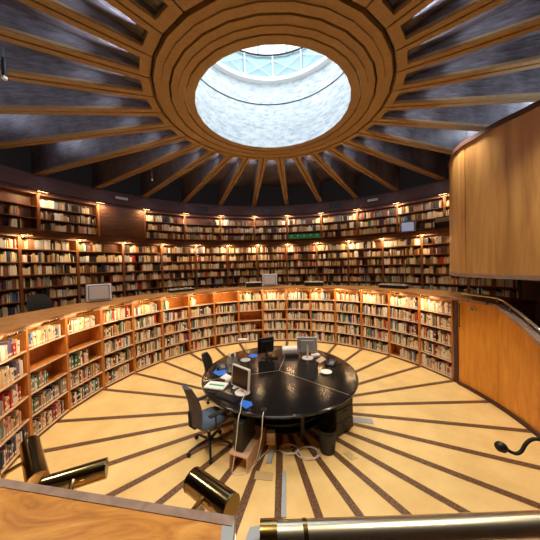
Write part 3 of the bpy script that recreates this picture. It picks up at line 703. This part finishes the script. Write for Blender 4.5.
# drawer unit under the right side
du = empty('drawer_unit', (.97, -.64, 0), rad(35), 'dark drawer unit under the right side of the round table', 'cabinet')
m = MB(); m.box(-.22, .22, -.2, .28, .03, .69, 'black_plastic', .008); m.build('body', du)
for j in range(3):
    m = MB(); m.box(-.21, .21, -.222, -.202, .05 + j * .212, .25 + j * .212, 'black_plastic', .004); dr = m.build('drawer', du)
    m = MB(); m.cyl((-.06, -.24, .2 + j * .212), (.06, -.24, .2 + j * .212), .006, 'dark_metal', 8); m.cyl((-.05, -.24, .2 + j * .212), (-.05, -.222, .2 + j * .212), .005, 'steel', 6); m.cyl((.05, -.24, .2 + j * .212), (.05, -.222, .2 + j * .212), .005, 'steel', 6); m.build('handle', dr)
# waste bin
wb = empty('waste_bin', (.72, -1.18, 0), 0, 'round black waste bin with a liner in front of the table', 'bin')
m = MB(); m.lathe([(0, .004), (.115, .004), (.15, .36), (.142, .36), (.11, .015), (0, .015)], 'mesh_black', 28)
m.build('bucket', wb, True)
m = MB(); m.lathe([(.1452, .3), (.1555, .365), (.15, .375), (.14, .34), (.12, .2), (0, .18)], 'black_rubber', 18); m.build('bin_liner', wb)
# ------------------------------------------------------------------ chairs
def office_chair(loc, ang, label, fab='grey_fabric'):
    t = empty('office_chair', loc, ang, label, 'chair')
    for k in range(5):
        a = 2 * PI * k / 5 + .5; c, s = math.cos(a), math.sin(a)
        m = MB(); m.tube([(c * .03, s * .03, .13), (c * .2, s * .2, .11), (c * .33, s * .33, .075)], .02, 'dark_metal', 8, rs=[.026, .022, .016]); lg = m.build('base_leg', t, True)
        m = MB(); m.cyl((c * .33 - s * .022, s * .33 + c * .022, .03), (c * .33 + s * .022, s * .33 - c * .022, .03), .029, 'black_rubber', 14); m.cyl((c * .33, s * .33, .04), (c * .33, s * .33, .075), .01, 'dark_metal', 6); m.build('caster', lg, True)
    m = MB(); m.cyl((0, 0, .1), (0, 0, .26), .028, 'dark_metal'); m.cyl((0, 0, .26), (0, 0, .42), .016, 'steel'); m.box(-.1, .1, -.06, .06, .4, .43, 'black_plastic', .01); m.build('gas_column', t, True)
    m = MB(); m.blob((.02, 0, .47), .25, .24, .05, 'seat_fabric', 28, 10, .55); m.build('seat', t, True)
    # backrest: slightly curved shell behind the seat (-x)
    m = MB(); nx, nz = 9, 9; F = []; B = []
    for j in range(nz):
        z = .5 + .6 * j / (nz - 1); v = j / (nz - 1); wd = .215 * (1 - .22 * abs(v - .45) ** 2 * 4) * (1 - .35 * max(0, v - .85) / .15 * .5)
        for i in range(nx):
            u = -1 + 2 * i / (nx - 1); x = -.26 + .045 * (u * u) - .1 * v + .05 * math.sin(v * PI)
            F.append((x + .03 * (1 - abs(u) ** 6), u * wd, z)); B.append((x - .035 * (1 - abs(u) ** 6) - .002, u * wd, z))
    vs = F + B; N = nx * nz; fs = []
    for j in range(nz - 1):
        for i in range(nx - 1):
            a = j * nx + i; fs += [(a, a + 1, a + nx + 1, a + nx), (N + a, N + a + nx, N + a + nx + 1, N + a + 1)]
    for i in range(nx - 1): fs += [(i, N + i, N + i + 1, i + 1), ((nz - 1) * nx + i, (nz - 1) * nx + i + 1, N + (nz - 1) * nx + i + 1, N + (nz - 1) * nx + i)]
    for j in range(nz - 1): fs += [(j * nx, (j + 1) * nx, N + (j + 1) * nx, N + j * nx), (j * nx + nx - 1, N + j * nx + nx - 1, N + (j + 1) * nx + nx - 1, (j + 1) * nx + nx - 1)]
    m.add(vs, fs, fab); m.build('backrest', t, True)
    m = MB(); m.tube([(-.05, 0, .41), (-.24, 0, .42), (-.31, 0, .5), (-.32, 0, .72)], .02, 'black_plastic', 8); m.build('back_support', t, True)
    for s in (-1, 1):
        m = MB(); m.tube([(-.02, s * .2, .43), (-.02, s * .28, .46), (-.03, s * .285, .66)], .014, 'black_plastic', 8); ar = m.build('armrest_post', t, True)
        m = MB(); m.box(-.14, .12, s * .285 - .04, s * .285 + .04, .66, .69, 'black_rubber', .012); m.build('arm_pad', ar)
    return t
office_chair((-1.15, -1.10, 0), rad(44), 'grey fabric office chair with blue-grey seat at the near left of the table')
office_chair((-1.36, .38, 0), rad(-8), 'dark office chair tucked behind the far left side of the table', 'black_rubber')
c2 = [x for x in C.objects if x.name.startswith('office_chair') and not x.parent][-1]; c2.scale = (.9, .9, .88)
ch = office_chair((0, 0, 0), 0, 'black rounded chair back showing above the ledge at left', 'black_rubber')
p = at_z(40, 297, 2.27); ch.location = (p.x - .12, p.y + .15, 1.3); ch.rotation_euler = (0, 0, rad(-20)); ch.scale = (1, 1.15, 1); 
ch.location = pol(5.62, -82.3, 1.3); ch.scale = (1, 1.15, .93)
# ------------------------------------------------------------------ computers and desk things
def monitor(name, loc, ang, w, h, zc_, tilt, bez, face, back, label, base='round', stand='grey_plastic'):
    t = empty(name, loc, ang, label, 'monitor')     # faces -y
    Rm = Matrix.Translation((0, 0, zc_)) @ Matrix.Rotation(tilt, 4, 'X')
    m = MB(); m.X = Rm; m.box(-w / 2, w / 2, -.02, .02, -h / 2, h / 2, bez, .006); m.box(-w * .34, w * .34, .02, .05, -h * .34, h * .34, back, .012); m.build('housing', t)
    m = MB(); m.X = Rm; m.box(-w / 2 + .022, w / 2 - .022, -.0225, -.0195, -h / 2 + .024, h / 2 - .022, face); m.build('screen', t)
    m = MB(); m.tube([(0, .03, .015), (0, .06, zc_ * .5), (0, .05, zc_)], .022, stand, 10, rs=[.03, .02, .02]); m.build('stand', t, True)
    m = MB(); m.lathe([(0, 0), (.13, 0), (.13, .008), (.05, .02), (0, .022)], stand, 28, c=(0, .03, 0)); m.build('base', t, True)
    return t
Z = .7535
monitor('computer_monitor', (-.65, -.87, Z), rad(-40), .43, .36, .27, rad(-6), 'pale_plastic', 'screen_dark', 'pale_plastic', 'flat monitor with pale grey frame and dark screen at the left of the table', stand='white')
monitor('computer_monitor', (-.3, .76, Z), rad(205), .40, .36, .27, rad(-4), 'black_plastic', 'screen_dark', 'black_plastic', 'black flat monitor seen from behind at the far side of the table', stand='black_plastic')
monitor('computer_monitor', (.66, .66, Z), rad(176), .46, .36, .3, rad(-5), 'silver', 'screen_dark', 'silver', 'silver flat monitor with white round base seen from behind', stand='white')
def flat(name, pts, h, mat, label, cat, z=Z):
    P = [at_z(x, y, z) for x, y in pts]; c = sum(P, Vector()) / len(P); m = MB(); m.prism([((p - c).x, (p - c).y) for p in P][::-1], 0, h, mat); o = m.build(name); o.location = (c.x, c.y, z); tag(o, label, cat); return o
# keyboard
kb = empty('keyboard', (-.86, -1.0, Z), rad(-32), 'black keyboard in front of the pale framed monitor', 'keyboard')
m = MB(); m.box(-.22, .22, -.075, .075, 0, .018, 'black_plastic', .005); m.build('body', kb)
m = MB()
for r in range(5):
    for c in range(14): m.box(-.21 + c * .03, -.185 + c * .03, -.065 + r * .026, -.043 + r * .026, .018, .025, 'dark_metal')
m.build('keys', kb)
ms = empty('computer_mouse', (-.78, -.70, Z), rad(-20), 'pale mouse beside the book and monitor', 'mouse')
m = MB(); m.blob((0, 0, .014), .04, .065, .02, 'pale_plastic', 16, 8, .9); m.build('body', ms, True)
m = MB(); m.cyl((-.004, .03, .034), (.004, .03, .034), .01, 'grey_plastic', 8); m.build('wheel', ms)
flat('mouse_pad', [(239.5, 404), (243, 400), (251.5, 402), (252.5, 405.5), (246, 409)], .004, 'blue', 'bright blue mouse pad at the near edge in front of the pale monitor', 'mouse pad')
flat('mouse_pad', [(213, 373), (216, 369), (226, 370), (227, 374), (219, 376)], .004, 'blue', 'bright blue mouse pad at the far left of the table', 'mouse pad')
flat('mouse_pad', [(248, 356), (251, 354), (257, 354), (258, 357), (252, 358)], .004, 'blue', 'small blue pad beside the far black monitor', 'mouse pad')
bk = empty('open_binder', (-1.13, -.64, Z), rad(-14), 'white binder with a green stripe lying at the left of the table', 'binder')
m = MB(); m.box(-.19, .19, -.12, .12, 0, .035, 'white', .008); m.build('cover', bk)
m = MB(); m.box(-.13, .16, -.035, .015, .035, .038, 'green_paint'); m.build('stripe', bk)
# phone at left
def phone(loc, ang, label):
    t = empty('desk_phone', loc, ang, label, 'telephone')
    m = MB(); m.hexa([(-.1, -.11, 0), (.1, -.11, 0), (.1, .11, 0), (-.1, .11, 0)], [(-.1, -.11, .02), (.1, -.11, .02), (.1, .1, .07), (-.1, .1, .07)], 'black_plastic'); b = m.build('body', t)
    m = MB()
    for i in range(3):
        for j in range(4): m.box(.0 + i * .03, .022 + i * .03, -.08 + j * .03, -.06 + j * .03, .024 + j * .007, .036 + j * .007, 'grey_plastic')
    m.build('keypad', b)
    m = MB(); m.tube([(-.07, -.1, .05), (-.07, -.06, .07), (-.07, .04, .09), (-.07, .09, .08)], .018, 'black_plastic', 8, rs=[.024, .016, .016, .024]); m.build('handset', t, True)
phone((-1.23, .14, Z), rad(25), 'dark desk phone at the far left edge of the table')
phone((1.1, .28, Z), rad(-30), 'black desk phone at the far right of the table')
# bottle
bo = empty('spray_bottle', (-1.0, -.02, Z), 0, 'clear greenish bottle with a white cap standing at the left of the table', 'bottle')
m = MB(); m.lathe([(0, 0), (.042, 0), (.045, .02), (.045, .17), (.03, .22), (.016, .235), (0, .235)], 'glass_clear', 20); m.build('body', bo, True)
m = MB(); m.lathe([(.02, .23), (.022, .27), (.012, .29), (0, .3)], 'white', 14); m.build('cap', bo, True)
bo.scale = (1.25, 1.25, 1.35)
b3 = copy_tree(bo); b3.location = (-.93, .2, Z); b3.scale = (1, 1, 1); tag(b3, 'smaller clear bottle just behind the greenish one', 'bottle')
cu = empty('plastic_cup', (-.86, .1, Z), 0, 'clear plastic cup next to the bottle', 'cup')
m = MB(); m.lathe([(0, 0), (.035, 0), (.048, .12), (.045, .12), (.033, .005), (0, .005)], 'glass_clear', 18); m.build('body', cu, True)
flat('loose_papers', [(220, 378), (226, 374), (232, 377), (226, 380)], .01, 'paper', 'small stack of white papers near the bottle', 'papers')
pb_ = empty('paper_roll', at_z(228, 381, Z), 0, 'short white paper roll standing between bottle and monitor', 'roll')
m = MB(); m.lathe([(.02, 0), (.055, 0), (.055, .05), (.02, .05), (.02, 0)], 'white', 22); m.build('body', pb_, True)
# desk lamp with flat white shade
dl = empty('desk_lamp', (-.76, .56, Z), 0, 'slim desk lamp with flat white shade and round base', 'lamp')
m = MB(); m.lathe([(0, 0), (.11, 0), (.11, .01), (.02, .02), (0, .02)], 'silver', 28); m.build('base', dl, True)
m = MB(); m.cyl((.02, 0, .02), (.02, 0, .46), .006, 'steel', 8); m.build('pole', dl, True)
m = MB(); m.box(-.16, .06, -.06, .06, .46, .485, 'white', .008); m.build('lamp_shade', dl)
tp = empty('tape_dispenser', (-.36, .88, Z), rad(10), 'small yellow and black tape dispenser by the far black monitor', 'dispenser')
m = MB(); m.box(-.08, .08, -.03, .03, 0, .035, 'black_plastic', .008); m.build('body', tp); m = MB(); m.X = Matrix.Translation((-.02, 0, .05)) @ Matrix.Rotation(PI / 2, 4, 'X'); m.lathe([(.018, -.01), (.035, -.01), (.035, .01), (.018, .01), (.018, -.01)], 'book_yellow', 18); m.build('tape', tp)
tp.location = (-.1, .66, Z)
# printer / paper trays
pr = empty('printer', (.28, .92, Z), rad(4), 'low pale printer with dark front slots at the far side', 'printer')
m = MB(); m.box(-.19, .19, -.13, .15, .0, .06, 'grey_plastic', .01); m.box(-.19, .19, -.13, .15, .06, .15, 'pale_plastic', .015); m.build('body', pr)
m = MB(); m.box(-.15, .15, -.14, -.12, .03, .05, 'black_plastic'); m.build('paper_slot', pr)
m = MB(); m.box(-.14, .14, -.1, .1, .15, .158, 'paper'); m.build('lid_paper', pr)
# small things at the right
di = empty('glass_dish', (.93, -.14, Z), 0, 'small shiny round dish near the right seam of the table', 'dish')
m = MB(); m.lathe([(0, 0), (.05, 0), (.11, .022), (.108, .026), (.05, .008), (0, .006)], 'white', 28); m.build('body', di, True)
flat('crumpled_papers', [(316, 361), (322, 357), (326, 360), (320, 364)], .02, 'stand_wood', 'small brownish paper bundle beside the silver monitor', 'papers')
bx2 = empty('tissue_box', (.86, .72, Z), rad(20), 'low pale box behind the silver monitor base', 'box')
m = MB(); m.box(-.1, .1, -.06, .06, 0, .05, 'pale_plastic', .006); m.build('body', bx2); m = MB(); m.lathe([(0, .05), (.03, .05), (.02, .056), (0, .056)], 'paper', 12); m.build('opening', bx2)
# microphone on table edge
tm = empty('table_microphone', (-.24, -1.36, Z), 0, 'black stand microphone at the near edge of the table', 'microphone')
m = MB(); m.lathe([(0, 0), (.05, 0), (.045, .018), (0, .022)], 'black_plastic', 20); m.build('base', tm, True)
m = MB(); m.tube([(0, 0, .02), (0, 0, .1), (.004, -.006, .15)], .006, 'black_rubber', 8); m.build('stem', tm, True)
m = MB(); m.tube([(.004, -.006, .145), (.006, -.01, .17), (.008, -.014, .21), (.008, -.015, .215)], .01, 'black_plastic', 10, rs=[.007, .016, .015, .004]); m.build('head', tm, True)
# second keyboard-ish dark set on far left: papers and black keyboard
k2 = copy_tree(kb); k2.location = (-1.08, .32, Z); k2.rotation_euler = (0, 0, rad(60)); tag(k2, 'black keyboard lying by the desk phone at the far left', 'keyboard')
# ------------------------------------------------------------------ floor things
sb = empty('wooden_stand', (-.5, -1.23, 0), math.atan2(.56, .2) - PI / 2, 'pale wooden open-ended stand under the black computer', 'stand')
m = MB(); m.box(-.15, .15, -.34, .34, .2, .22, 'stand_wood'); m.build('top_board', sb)
for s in (-1, 1):
    m = MB(); m.box(s * .14 - .01, s * .14 + .01, -.34, .34, 0, .2, 'stand_wood'); m.build('side_board', sb)
pc = empty('computer_tower', (-.54, -1.27, .2205), math.atan2(.56, .2) - PI / 2, 'black tower computer standing on the pale wooden stand', 'computer')
m = MB(); m.box(-.075, .075, -.22, .2, 0, .42, 'black_plastic', .008); m.build('case', pc)
m = MB(); m.box(-.072, .072, -.232, -.221, .01, .41, 'dark_metal', .003); fp = m.build('front_panel', pc)
m = MB(); m.cyl((0, -.235, .3), (0, -.231, .3), .012, 'blue', 10); m.build('power_button', fp)
m = MB(); m.box(-.07, .07, -.235, -.231, .35, .38, 'black_plastic'); m.build('drive_bay', fp)
so = empty('floor_socket', (-.16, -1.02, 0), 0, 'white multi-socket box standing on the floor under the table', 'socket')
m = MB(); m.box(-.07, .07, -.05, .05, 0, .2, 'pale_plastic', .008); m.build('box', so)
for i in range(2):
    for j in range(2):
        m = MB(); m.cyl((-.03 + i * .06, -.053, .06 + j * .07), (-.03 + i * .06, -.049, .06 + j * .07), .02, 'cable_white', 12); s_ = m.build('outlet', so); m = MB(); m.cyl((-.037 + i * .06, -.0545, .06 + j * .07), (-.037 + i * .06, -.052, .06 + j * .07), .004, 'groove_and_shade', 6); m.cyl((-.023 + i * .06, -.0545, .06 + j * .07), (-.023 + i * .06, -.052, .06 + j * .07), .004, 'groove_and_shade', 6); m.build('socket_hole', s_)
def fflat(name, pts, h, mat, label, cat): return flat(name, pts, h, mat, label, cat, .0035)
fflat('power_strip', [(266, 464), (271, 464), (274, 452), (270, 451)], .03, 'blue_cover', 'grey power strip on the floor in front of the socket box', 'power strip')
fflat('cable_cover', [(281, 518), (286, 518), (286, 472), (282.5, 472)], .012, 'blue_cover', 'long pale blue cable cover strip on the floor', 'cable cover')
fflat('floor_hatch', [(254, 479), (272, 481), (274, 473), (256, 471)], .004, 'floor_plate', 'thin tan floor hatch lid below the power strip', 'hatch')
fflat('floor_hatch', [(343, 453), (349, 451), (358, 458), (352, 460)], .003, 'floor_plate', 'small square floor hatch right of the waste bin', 'hatch')
fflat('floor_hatch', [(352, 417), (372, 419), (374, 424), (352, 421.5)], .004, 'blue_cover', 'narrow blue-grey floor hatch right of the drawer unit', 'hatch')
# cable coils
cc = empty('cable_coil', (.28, -1.22, 0), 0, 'loose coils of white cable on the floor under the table', 'cable')
random.seed(5)
for (cx, cy, R0) in ((-.15, .04, .13), (.13, -.03, .16)):
    pts = []
    for i in range(110):
        a = i * .21; R = R0 * (1 + .12 * math.sin(i * .37) + .1 * math.sin(i * .11)); pts.append((cx + R * math.cos(a) * 1.05, cy + R * math.sin(a) * .75, .012 + .022 * abs(math.sin(i * .05)) + (.0 if i else 0)))
    m = MB(); m.tube(pts, .0055, 'cable_white', 6); m.build('loop', cc, True)
def cable(pts, label, mat='cable_white', r=.006):
    o0 = Vector(pts[0]); m = MB(); m.tube([p - o0 for p in spline(pts, 6)], r, mat, 6); o = m.build('cable', None, True); o.location = o0; tag(o, label, 'cable', 'white cables from the table')
V = Vector
cable([V((-.54, -.86, .78)), V((-.6, -1.1, .765)), V((-.585, -1.4, .76)), V((-.595, -1.52, .74)), V((-.62, -1.57, .5)), V((-.66, -1.6, .2)), V((-.68, -1.62, .02)), V((-.5, -1.6, .012)), V((-.36, -1.42, .012)), V((-.3, -1.15, .012)), V((-.2, -1.05, .05))], 'white cable dropping from the pale monitor over the table edge to the socket')
cable([V((-.24, -1.42, .76)), V((-.25, -1.53, .745)), V((-.27, -1.545, .5)), V((-.33, -1.5, .2)), V((-.35, -1.4, .02)), V((-.2, -1.2, .012)), V((.05, -1.2, .012)), V((.2, -1.15, .02))], 'white cable hanging from the table microphone down to the floor')
# ------------------------------------------------------------------ things on the ledge and gallery
def crt(loc, ang, s, label, scr='crt_screen'):
    t = empty('old_monitor', loc, ang, label, 'monitor', 'old white monitors')
    m = MB(); m.hexa([(-.25 * s, -.16 * s, .03 * s), (.25 * s, -.16 * s, .03 * s), (.17 * s, .24 * s, .06 * s), (-.17 * s, .24 * s, .06 * s)], [(-.25 * s, -.16 * s, .44 * s), (.25 * s, -.16 * s, .44 * s), (.17 * s, .24 * s, .36 * s), (-.17 * s, .24 * s, .36 * s)], 'pale_plastic'); m.box(-.265 * s, .265 * s, -.19 * s, -.15 * s, .02 * s, .455 * s, 'pale_plastic', .02); m.build('housing', t)
    m = MB(); m.box(-.225 * s, .225 * s, -.197 * s, -.19 * s, .055 * s, .425 * s, 'crt_blue', .002); m.build('bezel', t)
    m = MB(); m.box(-.2 * s, .2 * s, -.2 * s, -.196 * s, .08 * s, .4 * s, scr); m.build('screen', t)
    m = MB(); m.lathe([(0, 0), (.14 * s, 0), (.12 * s, .03 * s), (0, .03 * s)], 'pale_plastic', 20); m.build('foot', t)
crt((-4.84, 1.55, 2.041), rad(38), 1.05, 'old white box monitor on the left part of the wooden ledge')
crt(pol(5.05, -3.3, 2.041), rad(2), 1.12, 'old white box monitor standing on the far middle of the ledge')
# a desk box for the gallery monitor
q = at_d(408, 233, 10.6); 
gd = empty('gallery_desk', (q.x, q.y, 4.05), -rad(43), 'small dark desk on the upper gallery carrying a monitor', 'desk')
m = MB(); m.box(-.75, .75, -.22, .25, .0, .06, 'dark_shelf_wood'); m.build('desk_top', gd)
crt((q.x, q.y, 4.111), -rad(30), 1.15, 'old grey-white monitor up on the gallery at right', 'screen_glow')
gb = empty('gallery_cabinet', pol(7.75, 56, 4.051), -rad(56), 'dark grey box cabinet on the gallery beside the wooden balcony box', 'cabinet')
m = MB(); m.box(-.42, .42, -.15, .2, 0, .5, 'dark_metal', .02); m.build('body', gb); m = MB(); m.box(-.38, .38, -.158, -.15, .3, .46, 'grey_plastic'); m.build('flap', gb)
def tray(a, w, h, label, r=5.0, mat='paper'):
    t = empty('document_tray', pol(r, a, 2.041), -rad(a), label, 'tray', 'dark document trays on the ledge')
    m = MB(); m.box(-w / 2, w / 2, -.13, .13, 0, h, 'black_plastic', .01); m.build('box', t)
    m = MB(); m.box(-w / 2 - .02, w / 2 + .02, -.15, .14, h, h + .012, 'grey_plastic')
    for k in range(5): m.box(-w / 2 + w * k / 5 + .01, -w / 2 + w * (k + .8) / 5, -.1, .1, h + .012, h + .03 + .015 * (k % 2), mat)
    m.build('papers', t)
tray(-10.8, .62, .16, 'dark document tray with pale papers on the far ledge, left of the middle monitor')
tray(17.2, .7, .14, 'dark document tray with cream papers on the far ledge, right of the middle monitor', mat='book_cream')
tray(50.0, .85, .1, 'low dark document tray on the ledge at the far right', mat='book_grey')
tray(-43, .85, .08, 'low dark document tray on the ledge at the far left', mat='book_grey')
# ------------------------------------------------------------------ lights: daylight of the place and added fill spots
w = bpy.data.worlds.new('world'); bpy.context.scene.world = w; w.use_nodes = True
w.node_tree.nodes['Background'].inputs[0].default_value = (.80, .91, 1, 1); w.node_tree.nodes['Background'].inputs[1].default_value = 1.1
o = light('daylight_through_roof', 'AREA', None, 115, (.84, .93, 1), shape='DISK', size=3.4); o.location = (0, 0, 9.45)
# added cool spots above the gallery, no real fittings, to brighten the ceiling boards
def spot(loc, tgt, e, ang, col, size=.12, blend=.9):
    o = light('added_cool_fill', 'SPOT', None, e, col, spot_size=rad(ang), spot_blend=blend, shadow_soft_size=size); o.location = loc
    d = Vector(tgt) - Vector(loc); o.rotation_euler = d.to_track_quat('-Z', 'Y').to_euler(); return o
COOL = (.74, .82, 1)
spot((5.6, -1.2, 4.6), (4.8, -.2, 6.3), 110, 110, COOL)
spot((-6.2, -2.2, 4.6), (-5.2, -1.3, 6.3), 50, 110, COOL)
# added cool fill spots in the coffers: ring end, and wall end of side bays
for k in range(30):
    a = TH + 12 * k + 6; a = a - 360 if a > 180 else a
    spot(pol(2.40, a, zc(2.40) + .075), pol(5.2, a, zc(5.2) + .27), 300, 42, COOL, .03, 1)
    if 70 < abs(a) < 128: spot(pol(8.5, a, 6.30), pol(6.5, a, 7.15), 1000 if a > 0 else 380, 60, COOL, .12, 1)
# added warm fill spots at beam height, to brighten floor and shelves
for k in range(10):
    a = 10.3 + 36 * k
    p = pol(3.9, a, 6.0); o = light('added_warm_fill', 'SPOT', None, 335, (1, .84, .62), spot_size=rad(100), spot_blend=.8, shadow_soft_size=.08); o.location = p
s = bpy.context.scene
s.view_settings.view_transform = 'Standard'; s.view_settings.look = 'None'; s.view_settings.gamma = 1; s.view_settings.use_curve_mapping = False; s.view_settings.exposure = 0
